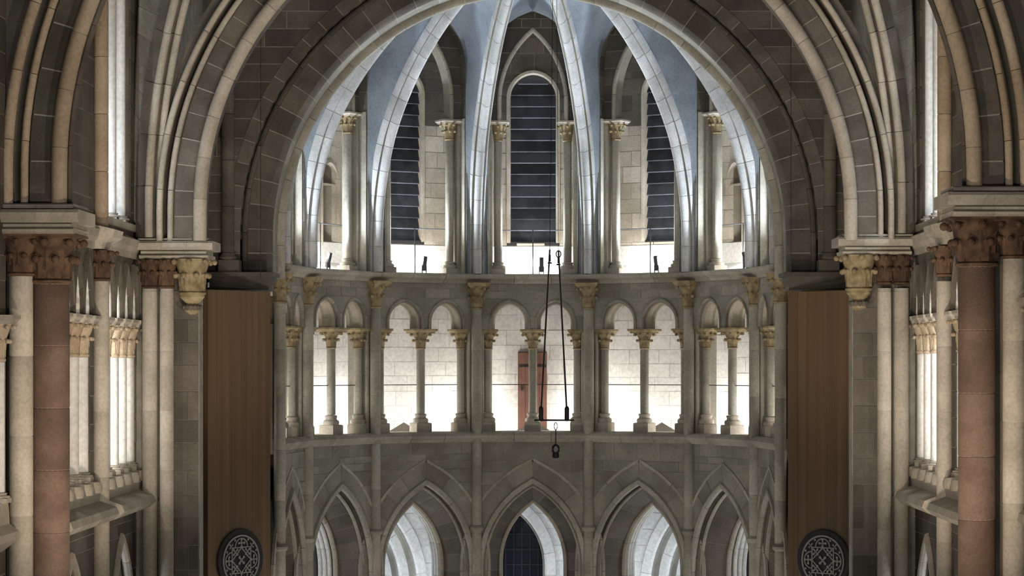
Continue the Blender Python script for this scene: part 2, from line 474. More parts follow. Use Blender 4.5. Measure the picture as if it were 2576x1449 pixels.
win_no = [0]
for i in range(7):
    fr, Lh = bayframe(i)
    bn = BAYN[i]; edge = i in (0, 6); k_ = Lh / 1.294
    # ---------- arcade level
    arc = Op(0, 1.17 * k_, 6.4, 8.30, 0)
    ring_o = Op(0, 1.17 * k_ + .45, 6.4, 8.30 + .50, 5.0)
    ashlar(fr, 'wall_apse', -Lh, Lh, 5.0, Z_STR0, [ring_o], .33, .62, M['wall'], M['mortar_d'], 'grey ashlar wall above the pointed arch, ' + bn, zvis=(5.8, 9.3))
    t = thing('arcade_arch', 'moulded pointed ground arcade arch in the ' + bn, 'arch', fr.pt(0, 0, 0), 'ground arcade arches of the apse')
    vis = lambda p: p[1] > 5.4
    pr = [(.43, 0), (.43, .25), (.09, .25), (.09, 0)]
    ring_stones(fr, arc.path(28, 5.0), pr, .42, M['wall'], t, core=M['mortar_d'], keep=vis, gap=.012)
    ring_stones(fr, arc.path(28, 5.0), [(.43, .05), (.43, -.012), (.455, -.02), (.495, -.012), (.495, .05)], .6, M['shaft'], t, 'hood_stone', gap=.010, keep=vis)
    # roll, groove, second roll, splay, inner roll, soffit
    roll_p = [(.09, -.01), (.07, -.05), (.02, -.06), (-.03, -.04), (-.045, .02), (-.02, .06), (.02, .09), (.09, .09)]
    ring_stones(fr, arc.path(28, 0), roll_p, .8, M['shaft'], t, 'roll_moulding', gap=.008, core=M['mortar_d'], keep=vis)
    sweep('groove', fr, arc.path(28, 0), [(.02, .08), (-.03, .17), (-.07, .17)], M['dark'], t)
    sweep('fillet_roll', fr, arc.path(28, 0), [(-.055, .18), (-.06, .14), (-.09, .12), (-.115, .14), (-.12, .2)], M['shaft'], t)
    ring_stones(fr, arc.path(28, 0), [(-.11, .20), (-.13, .20), (-.385, .62), (-.385, .75), (-.11, .75)], .42, M['vous'], t, core=M['mortar_d'], keep=vis, gap=.010)
    ring_stones(fr, arc.path(28, 0), roll(-.41, .68, .055, 8), .9, M['light'], t, 'inner_roll', gap=.008, keep=vis)
    sweep('soffit', fr, arc.path(28, 0), [(-.385, .7), (-.40, .74), (-.40, 1.12), (1.2, 1.12)], M['vous'], t)
    for dq in (.84, .97, 1.09):
        ring_stones(fr, arc.path(28, 0), roll(-.41, dq, .052, 8), .9, M['white'], t, 'soffit_roll', gap=.008, keep=vis)
    # ---------- triforium level
    k = 1.0 if not edge else k_
    ocs = [(-.53 * k), (.53 * k)]
    ops = [Op(c, .46 * k, Z_AB + .16, 12.50, Z_AB) for c in ocs]
    wt = ashlar(fr, 'wall_triforium', -Lh, Lh, Z_AB, Z_CO0, ops, .30, .55, M['wall'], M['mortar_d'], 'ashlar spandrel over the twin triforium openings, ' + bn)
    for c, sd in zip(ocs, ('left', 'right')):
        t = thing('triforium_arch', 'small rounded triforium arch, %s opening of the %s' % (sd, bn), 'arch', fr.pt(c, 0, Z_AB), 'triforium arches of the apse')
        o = Op(c, .365 * k, Z_AB + .16, 12.385, Z_AB)
        ring_stones(fr, o.path(14), [(.105, .02), (.10, -.025), (.07, -.035), (.045, 0), (.05, .10), (.105, .10)], .34, M['wall'], t, gap=.008, core=M['mortar_d'])
        sweep('inner_roll', fr, o.path(14), [(.06, .06), (.0, .05), (-.02, .08), (-.01, .13), (.03, .16)], M['light'], t)
        sweep('soffit', fr, o.path(14), [(.03, .15), (.03, .34), (-.02, .38), (.0, .48), (.12, .5)], M['light'], t)
    cols = [(0, 'tri_mid', 'middle'), (-1.03 * k, 'tri_side', 'left'), (1.03 * k, 'tri_side', 'right')]
    rz = math.atan2(fr.U[1], fr.U[0])
    for u, key, sd in cols:
        place_column('triforium_column', key, fr.pt(u, .26, Z_TF), rz, '%s triforium column with ochre leaf capital in the %s' % (sd, bn), 'triforium columns of the apse')
    g = Geo()
    for s in (-1, 1):
        a, b = sorted((s * (1.03 * k + .10), s * (Lh + .05)))
        g.box(fr, a, b, .10, .60, Z_TF, Z_AB + .02)
        g.tube([fr.pt(s * (1.03 * k + .13), .10, Z_TF), fr.pt(s * (1.03 * k + .13), .10, Z_AB)], .045, 8)
    tag(g.obj('trim_jamb', M['shaft']), 'grey stone jambs behind the side columns, ' + bn, None, None, 'structure')
    # parapet ledge, floor, ceiling slab
    Lb = Lh + .55
    g = Geo(); g.box(fr, -Lh - .02, Lh + .02, .02, .75, Z_STR0 - .1, Z_TF); g.box(fr, -Lb, Lb, .7, 1.7, Z_STR0 - .4, Z_TF - .06)
    tag(g.obj('floor', M['light']), 'stone ledge and passage floor of the triforium, ' + bn, None, None, 'structure')
    g = Geo(); g.box(fr, -Lh - .1, Lh + .1, .1, 1.6, Z_CO0 - .06, Z_CO1 - .01); g.box(fr, -Lb, Lb, .6, 1.75, Z_CO0 - .06, Z_CO1 - .01)
    tag(g.obj('ceiling', M['white']), 'stone ceiling slab of the triforium passage, ' + bn, None, None, 'structure')
    ashlar(fr, 'wall_passage', -Lh - .5, Lh + .5, Z_TF - .1, Z_CO0, [], .34, .70, M['white'], M['mortar_w'], 'white lit back wall of the triforium passage, ' + bn, d=1.55, gap=.010)
    # iron tie rod
    tag(Geo().tube([fr.pt(-1.03 * k, .28, 10.53), fr.pt(1.03 * k, .28, 10.53)], .011, 6).obj('tie_rod', M['grey']), 'thin iron rod across the triforium openings, ' + bn, 'rod', 'triforium tie rods')
    # ---------- clerestory level
    k3 = k
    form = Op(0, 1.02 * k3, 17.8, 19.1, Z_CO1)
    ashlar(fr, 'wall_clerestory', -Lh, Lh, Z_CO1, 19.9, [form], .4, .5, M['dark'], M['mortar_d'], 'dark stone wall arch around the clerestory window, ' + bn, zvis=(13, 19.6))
    t = thing('clerestory_arch', 'dark pointed clerestory arch with pale inner roll, ' + bn, 'arch', fr.pt(0, 0, Z_CO1), 'clerestory arches of the apse')
    ring_stones(fr, form.path(16), [(0, 0), (.02, -.03), (.05, 0), (.05, .24), (0, .24)], .5, M['dark'], t, 'wall_rib_stone', core=M['mortar_d'], gap=.01)
    inner = Op(0, .74 * k3, 17.05, 18.66, 16.6)
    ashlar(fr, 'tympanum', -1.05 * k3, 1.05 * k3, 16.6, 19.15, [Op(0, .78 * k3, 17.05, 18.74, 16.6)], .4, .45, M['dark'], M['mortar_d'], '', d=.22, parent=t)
    ring_stones(fr, inner.path(16), roll(.03, .22, .05, 8), .55, M['light'], t, 'roll_moulding', gap=.008)
    sweep('soffit', fr, inner.path(16), [(.03, .24), (.0, .3), (.0, .55), (.06, .6), (.4, .6)], M['shaft'], t)
    for s, sd in ((-1, 'left'), (1, 'right')):
        place_column('clerestory_column', 'cler', fr.pt(s * .80 * k3, .38, Z_CO1), rz, '%s slender clerestory column with leaf capital, %s' % (sd, bn), 'clerestory columns of the apse')
    g = Geo()
    for s in (-1, 1):
        a, b = sorted((s * .93 * k3, s * (1.05 * k3)))
        g.box(fr, a, b, .2, .62, Z_CO1, 16.62)
        a, b = sorted((s * 1.0 * k3, s * (Lh + .03)))
        g.box(fr, a, b, .02, .62, Z_CO1, 16.62)
    tag(g.obj('trim_clerestory_jamb', M['shaft']), 'tall stone jambs of the clerestory passage, ' + bn, None, None, 'structure')
    # back wall with window
    wo = Op(0, .56, 17.25, 17.83, 13.84)
    Lb2 = Lh + .45
    nich = []
    if i in (1, 5):
        su = 1 if i == 1 else -1
        nich = [Op(su * 1.40, .28, 15.25, 15.58, 13.32)]
        t = thing('passage_doorway', 'small pale round-headed doorway in the clerestory passage, ' + bn, 'doorway', fr.pt(su * 1.4, 1.3, 13.3), 'clerestory doorways')
        sweep('frame', fr, nich[0].path(10), [(.08, 1.29), (.0, 1.27), (-.01, 1.8)], M['light'], t)
        Geo().box(fr, su * 1.4 - .3, su * 1.4 + .3, 1.78, 1.85, 13.2, 15.7).obj('rear_panel', M['white'], t)
        Geo().box(fr, su * 1.4 - .3, su * 1.4 + .3, 1.30, 1.8, 15.06, 15.10).obj('lintel', M['light'], t)
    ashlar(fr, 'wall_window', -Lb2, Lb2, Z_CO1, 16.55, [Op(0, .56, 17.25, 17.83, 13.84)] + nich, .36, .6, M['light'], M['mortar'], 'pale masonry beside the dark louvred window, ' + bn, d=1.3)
    ashlar(fr, 'wall_window', -Lb2, Lb2, 16.55, 19.6, [Op(0, .56, 17.25, 17.83, 16.55)], .36, .6, M['dark'], M['mortar_d'], 'masonry around the window head, coloured dark to stand for shade, ' + bn, d=1.3)  # upper zone gets the dark stone to imitate missing light
    win_no[0] += 1
    win = tag(sweep('window_%d' % win_no[0], fr, wo.path(16), [(.07, 1.30), (.06, 1.27), (.0, 1.27), (-.03, 1.31), (-.03, 1.62)], M['light']), 'tall round-headed window closed with dark slats, ' + bn, None, 'louvred clerestory windows', 'structure')
    nsl = 15
    for q in range(nsl):
        za = 13.86 + q * .265
        hw = min(wo.hw(za), wo.hw(min(za + .12, 17.8))) - .005
        if hw < .06: continue
        g = Geo()
        V = [fr.pt(u, dd, z) for dd, z in ((1.40, za), (1.375, za + .02), (1.46, za + .285), (1.50, za + .285), (1.43, za)) for u in (-hw, hw)]
        g.add(V, [(0, 1, 3, 2), (2, 3, 5, 4), (4, 5, 7, 6), (6, 7, 9, 8), (8, 9, 1, 0), (0, 2, 4, 6, 8), (1, 9, 7, 5, 3)])
        g.obj('slat', M['louver'], win)
    g = Geo().box(fr, -.62, .62, 1.30, 1.44, 13.78, 13.87); g.obj('bottom_rail', M['black'], win)
    # sloping sill
    g = Geo(); V = [fr.pt(u, d, z) for d, z in ((1.5, 13.80), (1.28, 13.76), (1.24, 13.30), (.62, 13.06), (.62, 12.9)) for u in (-Lb2, Lb2)]
    g.add(V, [(2 * q, 2 * q + 1, 2 * q + 3, 2 * q + 2) for q in range(4)])
    tag(g.obj('trim_sill', M['white']), 'white sloping window sill, ' + bn, None, None, 'structure')
    # guard rail and flood light
    t = thing('guard_rail', 'thin iron clerestory guard rail, ' + bn, 'railing', fr.pt(0, .55, Z_CO1), 'clerestory guard rails')
    Geo().tube([fr.pt(-.82 * k3, .55, 14.1), fr.pt(.82 * k3, .55, 14.1)], .012, 6).obj('rail', M['grey'], t)
    Geo().tube([fr.pt(0, .55, Z_CO1), fr.pt(0, .55, 14.1)], .013, 6).obj('post', M['grey'], t)
    if not edge:
        uf = .2
        t = thing('floodlight', 'small dark floodlight tilted up on the ledge, ' + bn, 'floodlight', fr.pt(uf, .5, Z_CO1), 'clerestory floodlights')
        Geo().box(fr, uf - .16, uf + .16, .42, .52, Z_CO1, Z_CO1 + .03).obj('foot', M['black'], t)
        for s in (-1, 1):
            Geo().box(fr, uf + s * .05 - .008, uf + s * .05 + .008, .46, .49, Z_CO1 + .03, Z_CO1 + .2).obj('bracket', M['black'], t)
        g = Geo(); V = [fr.pt(uf + u, d, z) for d, z in ((.40, Z_CO1 + .40), (.46, Z_CO1 + .42), (.54, Z_CO1 + .10), (.48, Z_CO1 + .08)) for u in (-.045, .045)]
        g.add(V, [(0, 1, 3, 2), (2, 3, 5, 4), (4, 5, 7, 6), (6, 7, 1, 0), (0, 2, 4, 6), (1, 7, 5, 3)]); hs = g.obj('housing', M['grey'], t)
        Geo().box(fr, uf - .038, uf + .038, .50, .512, Z_CO1 + .16, Z_CO1 + .34).obj('lens', M['glass'], hs)
    # ---------- lamps of this bay
    for s in (-1, 1):
        p = fr.pt(s * (Lh - .05), .85, Z_TF + .12)
        lamp('POINT', p, 55, PALE, .10)
    p = fr.pt(0, .75, Z_CO1 + .25)
    q = fr.pt(0, -2.2, 19.0)
    lamp('SPOT', p, 620, COOL, .10, aim=q, angle=120, blend=.8)
    for s in (-.45, .45):
        lamp('POINT', fr.pt(s, .85, Z_CO1 + .30), 30, PALE, .08)

# ---------- shafts at the polygon corners
for i, v in enumerate(VX):
    c = v - np.array((0, YC, 0)); c = c / np.linalg.norm(c); c[2] = 0
    p = v - c * .04
    t = thing('wall_shaft', 'tall grey wall shaft with ochre capital ' + SHN[i], 'shaft', (p[0], p[1], 0), 'wall shafts of the apse')
    r = .122
    cuts = [0, 2.2, 4.4, 6.2, 7.18, 8.2, 9.24, 10.3, 11.3, 12.24]
    for a, b in zip(cuts[:-1], cuts[1:]):
        Geo().lathe([(r * .98, a + .003), (r, a + .012), (r, b - .012), (r * .98, b - .003)], 20, p).obj('drum', M['shaft'], t, True)
    Geo().lathe([(r * .97, 0), (r * .97, 12.3)], 18, p).obj('mortar_bed', M['mortar_d'], t, True)
    Geo().lathe([(r, 7.17), (r * 1.35, 7.21), (r * 1.4, 7.26), (r * 1.1, 7.31), (r, 7.32)], 20, p).obj('shaft_ring', M['shaft'], t, True)
    g = capital_geo(r, .225, .52); g.V = [(x + p[0], y + p[1], z + 12.24) for x, y, z in g.V]; g.obj('capital', M['gilt'], t, True)
    g = slab_stack([(.20, .20, 12.74), (.25, .25, 12.80), (.27, .27, 12.86)])
    a = math.atan2(c[1], c[0]); ca, sa = math.cos(a), math.sin(a)
    g.V = [(p[0] + x * ca - y * sa, p[1] + x * sa + y * ca, z) for x, y, z in g.V]; g.obj('abacus', M['gilt'], t)

# ---------- horizontal string courses, one stone run per bay
def inset(v, d):
    c = np.array((0, YC - .3, 0)) - v; c[2] = 0; c /= np.linalg.norm(c)
    return v + c * d / math.cos(math.radians(15))
def course(name, label, cat, prof, mat, stones=3):
    t = thing(name, label, cat, tuple(VX[3]))
    t.location.z = prof[0][1]
    for i in range(7):
        for q in range(stones):
            t0, t1 = q / stones + (.002 if q else 0), (q + 1) / stones - (.002 if q < stones - 1 else 0)
            V = []; m = len(prof)
            for tt in (t0, t1):
                for o, z in prof:
                    a, b = inset(VX[i], o), inset(VX[i + 1], o)
                    pnt = a + (b - a) * tt; V.append((pnt[0], pnt[1], z))
            F = [(k, (k + 1) % m, m + (k + 1) % m, m + k) for k in range(m)] + [tuple(range(m)), tuple(m + k for k in range(m))]
            mesh_obj('cornice_stone', V, F, mat, t)
course('cornice', 'moulded pale cornice running round the apse above the triforium', 'cornice', [(-.1, 12.84), (.05, 12.84), (.08, 12.90), (.20, 12.95), (.24, 13.0), (.24, 13.04), (.18, 13.06), (-.1, 13.06)], M['shaft'])
course('string_course', 'moulded string course running round the apse below the triforium', 'cornice', [(-.1, 9.22), (.06, 9.22), (.10, 9.28), (.16, 9.32), (.18, 9.37), (.14, 9.42), (-.02, 9.46), (-.1, 9.46)], M['shaft'])

# ---------- vault ribs and webs
def ribpoint(v, z):
    b = v - np.array((0, YC, 0)); L = np.linalg.norm(b); u = b / L; L -= .1
    dz = max(0.0, z - ZB_RIB)
    s = RHO_RIB - math.sqrt(max(0, RHO_RIB ** 2 - dz ** 2))
    return np.array((0, YC, 0)) + u * max(0.0, L - s) + np.array((0, 0, z))
def boss_z(v):
    L = np.linalg.norm(v - np.array((0, YC, 0))) - .1
    return ZB_RIB + math.sqrt(RHO_RIB ** 2 - (RHO_RIB - L) ** 2)
for i, v in enumerate(VX):
    b = v - np.array((0, YC, 0)); L = np.linalg.norm(b); u = b / L
    fr = Frame((0, YC, 0), u, (-u[1], u[0], 0))
    zt = boss_z(v)
    zz = np.concatenate([[13.06], np.linspace(13.2, zt, 48)])
    path = [(np.dot(ribpoint(v, z) - np.array((0, YC, z)), u), z) for z in zz]
    t = thing('vault_rib', 'curved stone rib rising from the shaft ' + SHN[i], 'rib', (v[0], v[1], 13.06), 'ribs of the apse vault')
    # path runs upward and inward: left normal points inward-down => radial side; profile in (r, d)
    prof = [(r - .02, d * .88) for r, d in [(-.16, -.20), (-.02, -.20), (.02, -.17), (.0, -.12), (.05, -.10), (.12, -.085), (.17, -.045), (.185, 0), (.17, .045), (.12, .085), (.05, .10), (.0, .12), (.02, .17), (-.02, .20), (-.16, .20)]]
    Pq, Nq = normals(path)
    path = [tuple(p - n * .19 * min(1, max(0, (p[1] - 13.4) / 2.6))) for p, n in zip(Pq, Nq)]
    ring_stones(fr, path, prof, .55, M['rib'], t, 'rib_stone', gap=.010, core=M['mortar_d'], even=False, k=5, jitter=.002)
g = Geo().lathe([(.05, 19.2), (.35, 19.25), (.42, 19.45), (.42, 19.9), (.1, 20.0)], 20, (0, YC, 0))
tag(g.obj('vault_boss', M['rib'], None, True), 'round carved boss where the apse ribs meet', 'boss')
for i in range(7):
    fr, Lh = bayframe(i)
    k = 1.0 if i not in (0, 6) else Lh / 1.294
    form = Op(0, 1.02 * k, 17.8, 19.1, 13.05)
    cell = thing('vault_web', 'blue-grey plastered vault cell over the ' + BAYN[i], 'vault', fr.pt(0, 0, 13.05), 'cells of the apse vault')
    for s, v in ((-1, VX[i]), (1, VX[i + 1])):
        rows = []; zt = boss_z(v)
        for z in np.linspace(13.06, 19.1, 44):
            a = fr.pt(s * form.hw(z), .0, z)
            rows.append((a, z))
        for q in np.linspace(0, 1, 10)[1:]:
            a0 = fr.pt(0, 0, 19.1); a1 = np.array((0, YC, 19.75))
            rows.append((a0 + (a1 - a0) * q + np.array((0, 0, .25 * math.sin(q * math.pi))), 19.1 + (zt - 19.1) * q))
        V = []; m = 8
        for a, z in rows:
            b = ribpoint(v, z)
            ub = v - np.array((0, YC, 0)); ub = ub / np.linalg.norm(ub)
            wq = min(1, max(0, (z - 13.4) / 2.6)); b = b + ub * (.06 + .18 * wq) + np.array((0, 0, .06 * wq)) + fr.U * (-s) * .06
            for q in range(m):
                tq = q / (m - 1); V.append(a + (b - a) * tq)
        F = [(r * m + q, r * m + q + 1, (r + 1) * m + q + 1, (r + 1) * m + q) for r in range(len(rows) - 1) for q in range(m - 1)]
        mesh_obj('web_half', V, F, M['web'], cell, True)

# ---------- door in the triforium passage
fr, Lh = bayframe(3)
d = tag(Geo().box(fr, -.36, .32, 1.46, 1.54, Z_TF - .06, 11.29).obj('door_1', M['door']), 'red-brown wooden door behind the central triforium column', None, None, 'structure')
for q in range(4):
    a = -.35 + q * .1675
    Geo().box(fr, a, a + .162, 1.445, 1.47, Z_TF - .04, 11.27).obj('plank', M['door'], d)
Geo().box(fr, -.33, .30, 1.43, 1.45, 10.93, 10.98).obj('hinge_strap', M['black'], d)
Geo().box(fr, -.29, -.24, 1.42, 1.45, 10.38, 10.50).obj('latch', M['black'], d)

# ================================================================== AMBULATORY behind the arcade
for i in range(1, 6):
    fr, Lh = bayframe(i)
    ob = Op(0, 1.75, 5.6, 8.15, 4.2) if i != 3 else Op(-.42, .95, 6.1, 7.75, 4.2)
    wall = ashlar(fr, 'wall_ambulatory', -2.4, 2.4, 4.2, 9.0, [ob], .4, .7, M['white'], M['mortar_w'], 'pale ambulatory wall seen through the arch of the ' + BAYN[i], d=3.4)
    t = thing('ambulatory_arch', 'pale stepped arch of the ambulatory behind the ' + BAYN[i], 'arch', fr.pt(0, 3.4, 0), 'stepped ambulatory arches')
    d0 = 3.35; r0 = 0
    for q in range(4 if i != 3 else 1):
        ring_stones(fr, ob.path(20, 4.2), [(r0, d0), (r0, d0 + .38), (r0 - .30, d0 + .38), (r0 - .28, d0 + .06), (r0 - .22, d0)], .6, M['white'], t, 'arch_stone', gap=.008, core=M['mortar_w'])
        sweep('shade_fillet', fr, ob.path(20, 4.2), [(r0 - .285, d0 + .03), (r0 - .315, d0 + .06), (r0 - .315, d0 + .36)], M['wall'], t)  # darker strip stands in for groove shade between the orders
        r0 -= .30; d0 += .34
    g = Geo().box(fr, -1.3, 1.3, d0 + .3, d0 + .4, 3.5, 8.0)
    if i == 3:
        wn = tag(g.obj('window_8', M['glass']), 'dark leaded ambulatory window behind the central arch', None, None, 'structure')
        for u in np.linspace(-.7, .7, 8):
            Geo().box(fr, u - .012, u + .012, d0 + .27, d0 + .3, 3.5, 7.4).obj('lead_bar', M['black'], wn)
        for z in np.linspace(4.2, 7.2, 9):
            Geo().box(fr, -.72, .72, d0 + .265, d0 + .295, z - .012, z + .012).obj('lead_bar', M['black'], wn)
    else:
        tag(g.obj('wall_chapel', M['white']), 'pale chapel wall deep behind the ' + BAYN[i], None, None, 'structure')
    lamp('POINT', fr.pt(-.9, 2.0, 4.6), 110 if i != 3 else 40, COOL, .15)
    lamp('POINT', fr.pt(.9, 2.0, 4.6), 110 if i != 3 else 40, COOL, .15)
    # transverse rib over the ambulatory behind each shaft
for i in range(1, 7):
    v = VX[i]; u = v - np.array((0, YC, 0)); u = u / np.linalg.norm(u)
    fr = Frame(v + u * 2.2, u, (-u[1], u[0], 0))
    t = thing('ambulatory_rib', 'pale ambulatory rib behind the shaft ' + SHN[i], 'rib', tuple(fr.pt(0, 0, 5.5)), 'transverse ambulatory ribs')
    ring_stones(fr, Op(0, 1.25, 6.0, 8.2, 0).path(16), [(-.02, -.22), (.25, -.22), (.25, .22), (-.02, .22), (-.08, .12), (-.14, .06), (-.16, 0), (-.14, -.06), (-.08, -.12)], .5, M['white'], t, 'rib_stone', gap=.008, core=M['mortar_w'])
g = Geo()
for i in range(7):
    fr, Lh = bayframe(i)
    g.box(fr, -2.6, 2.6, 1.05, 4.9, 8.75, 8.85)
tag(g.obj('ceiling', M['white']), 'pale vault roof of the ambulatory', None, None, 'structure')

# ================================================================== APSE ARCH (Y = 46.8) and spandrel wall
SP = Frame((0, 46.8, 0), (1, 0, 0), (0, 1, 0))
ZS = 13.49
def semi(r, zb): 
    n = 64
    return ([(-r, zb)] if zb < ZS else []) + [(r * math.cos(math.pi - math.pi * k / n), ZS + r * math.sin(math.pi * k / n)) for k in range(n + 1)] + ([(r, zb)] if zb < ZS else [])
ashlar(SP, 'wall_spandrel', -6.9, 6.9, 12.6, 19.5, [Op(0, 5.88, ZS, ZS + 5.88, 12.6)], .365, .95, M['dark'], M['mortar_d'], 'dark coursed spandrel wall over the apse arch', gap=.018)
t = thing('apse_arch', 'broad stone arch framing the apse, dark voussoirs in two rings', 'arch', (0, 46.8, 12.7))
vis = lambda p: p[1] < 17.6 or abs(p[0]) > 1.0
ring_stones(SP, semi(5.65, 12.72), [(0, -.02), (.25, -.02), (.25, .3), (0, .3)], .44, M['vous'], t, gap=.016, core=M['mortar'], k=4)
sweep('groove', SP, semi(5.65, 12.72), [(.0, .0), (0, .24), (-.1, .26)], M['dark'], t)
ring_stones(SP, semi(5.56, 12.72), roll(.02, .18, .055, 8), .9, M['dark'], t, 'groove_roll', gap=.01)
ring_stones(SP, semi(5.09, 12.72), [(.50, .22), (.50, .5), (-.02, .5), (.0, .36), (.07, .24)], .46, M['vous'], t, gap=.016, core=M['mortar'])
ring_stones(SP, semi(5.09, 12.72), [(.0, .42), (.3, .42), (.3, 1.45), (0, 1.45)], .46, M['wall'], t, 'soffit_stone', gap=.014, core=M['mortar'])
ring_stones(SP, semi(5.05, 12.72), roll(.02, 1.5, .13, 12), .7, M['shaft'], t, 'roll_moulding', gap=.008)
ring_stones(SP, semi(5.17, 12.72), roll(.0, 1.72, .09, 10), .7, M['rib'], t, 'roll_moulding', gap=.008)

SIDES = {-1: ('left', 0.0, 0.0), 1: ('right', 0.0, .07)}
for s in (-1, 1):
    sn = SIDES[s][0]
    fl = Frame((0, 0, 0), (s, 0, 0), (0, 1, 0))
    # pier below the apse arch with dark cornice
    g = Geo().box(fl, 5.34, 6.3, 46.85, 48.9, 0, 12.5)
    tag(g.obj('wall_pier_' + sn, M['dark']), 'dark stone pier behind the %s brown panel' % sn, None, None, 'structure')
    t = thing('pier_cornice', 'dark stepped cornice above the %s brown panel' % sn, 'cornice', (s * 5.5, 46.5, 12.46), 'dark pier cornices')
    Geo().box(fl, 4.93, 6.25, 46.25, 47.3, 12.70, 12.78).obj('slab', M['dark'], t)
    Geo().box(fl, 5.0, 6.2, 46.35, 47.3, 12.58, 12.70).obj('neck', M['dark'], t)
    Geo().box(fl, 5.05, 6.2, 46.42, 47.3, 12.44, 12.58).obj('lower_slab', M['dark'], t)
    # vertical shaft beside the arch
    t = thing('corner_shaft', 'dark vertical wall shaft beside the apse arch on the %s' % sn, 'shaft', (s * 5.88, 46.55, 12.78), 'dark corner shafts')
    Geo().box(fl, 5.62, 6.02, 46.36, 46.78, 12.78, 13.02).obj('plinth', M['vous'], t)
    Geo().lathe([(.17, 13.02), (.18, 13.08), (.13, 13.14), (.125, 13.16)], 18, (s * 5.86, 46.56, 0)).obj('base', M['vous'], t, True)
    for q in range(7):
        Geo().lathe([(.125, 13.17 + q * .9), (.125, 14.06 + q * .9)], 18, (s * 5.86, 46.56, 0)).obj('drum', M['vous'], t, True)
    # choir bay side wall
    fw = Frame((s * 6.3, 0, 0), (0, 1, 0), (s, 0, 0))
    ashlar(fw, 'wall_choir_' + sn, 41.3, 46.9, 4.0, 19.5, [], .42, .9, M['dark'], M['mortar_d'], 'dark side wall of the choir bay on the %s' % sn, uvis=(44.5, 46.9) , zvis=(5.5, 17))

# ================================================================== BROWN PANELS with round grilles
def rosette(fr, uc, zc, rad, t):
    # raised disc, ring and tracery on the panel face (d negative is towards the nave)
    V = []; n = 48
    def disc(r, d): return [fr.pt(uc + r * math.cos(2 * math.pi * q / n), d, zc + r * math.sin(2 * math.pi * q / n)) for q in range(n)]
    V = disc(rad, 0) + disc(rad, -.03) + disc(rad * .97, -.04)
    F = [(q, (q + 1) % n, n + (q + 1) % n, n + q) for q in range(n)] + [(n + q, n + (q + 1) % n, 2 * n + (q + 1) % n, 2 * n + q) for q in range(n)] + [tuple(2 * n + q for q in range(n))]
    dsk = mesh_obj('round_grille', V, F, M['black'], t)
    g = Geo()
    def ring(cu, cz, r, wdt, a0=0, a1=360, d=-.055):
        m = 40 if r > .2 else 20
        P = []
        for q in range(m + 1):
            a = math.radians(a0 + (a1 - a0) * q / m)
            for rr in (r - wdt / 2, r + wdt / 2): P.append(fr.pt(cu + rr * math.cos(a), d, cz + rr * math.sin(a)))
        b = len(P)
        P += [p + fr.D * .02 for p in P]
        F = [(2 * q, 2 * q + 1, 2 * q + 3, 2 * q + 2) for q in range(m)]
        F += [(2 * q, 2 * q + 2, b + 2 * q + 2, b + 2 * q) for q in range(m)] + [(2 * q + 1, b + 2 * q + 1, b + 2 * q + 3, 2 * q + 3) for q in range(m)]
        g.add(P, F)
    def bar(a, b, wdt, d=-.055):
        a = np.array(a); b = np.array(b); tt = (b - a) / np.linalg.norm(b - a); nn = np.array((-tt[1], tt[0])) * wdt / 2
        P = [fr.pt(p[0], dd, p[1]) for dd in (d, d + .02) for p in (a + nn, a - nn, b - nn, b + nn)]
        g.add(P, [(0, 1, 2, 3), (0, 4, 5, 1), (1, 5, 6, 2), (2, 6, 7, 3), (3, 7, 4, 0)])
    def dot(cu, cz, r):
        m = 10; P = [fr.pt(cu + r * math.cos(2 * math.pi * q / m), -.058, cz + r * math.sin(2 * math.pi * q / m)) for q in range(m)]
        g.add(P, [tuple(range(m))])
    def cross(cu, cz, a, rot):
        for q in range(4):
            an = math.radians(rot + 90 * q)
            e = (cu + a * math.cos(an), cz + a * math.sin(an))
            bar((cu, cz), e, a * .36); dot(e[0], e[1], a * .36)
    R1 = rad * .78; S = R1 * .52; w_ = rad * .035
    ring(uc, zc, R1, rad * .05)
    for sx in (-1, 1):
        bar((uc - S, zc + sx * S), (uc + S, zc + sx * S), w_); bar((uc + sx * S, zc - S), (uc + sx * S, zc + S), w_)
    for q in range(4):
        a = math.radians(90 * q); p0 = (uc + S * math.cos(a), zc + S * math.sin(a)); p1 = (uc + S * math.cos(a + math.pi / 2), zc + S * math.sin(a + math.pi / 2))
        bar(p0, p1, w_)
    for q in range(4):
        a = math.radians(90 * q); c = (uc + S * 1.05 * math.cos(a), zc + S * 1.05 * math.sin(a))
        ring(c[0], c[1], R1 * .34, w_, 90 * q - 95, 90 * q + 95)
        cross(uc + R1 * .70 * math.cos(a), zc + R1 * .70 * math.sin(a), R1 * .15, 0)
        for e in (-24, 24):
            aa = a + math.radians(e); dot(uc + R1 * .90 * math.cos(aa), zc + R1 * .90 * math.sin(aa), R1 * .05)
        a = math.radians(90 * q + 45)
        cross(uc + R1 * .48 * math.cos(a), zc + R1 * .48 * math.sin(a), R1 * .14, 45)
        cross(uc + R1 * .82 * math.cos(a), zc + R1 * .82 * math.sin(a), R1 * .10, 45)
        bar((uc + S * math.cos(a) * 1.41, zc + S * math.sin(a) * 1.41), (uc + R1 * math.cos(a), zc + R1 * math.sin(a)), w_)
    cross(uc, zc, R1 * .17, 45)
    g.obj('grille_tracery', M['trac'], dsk)

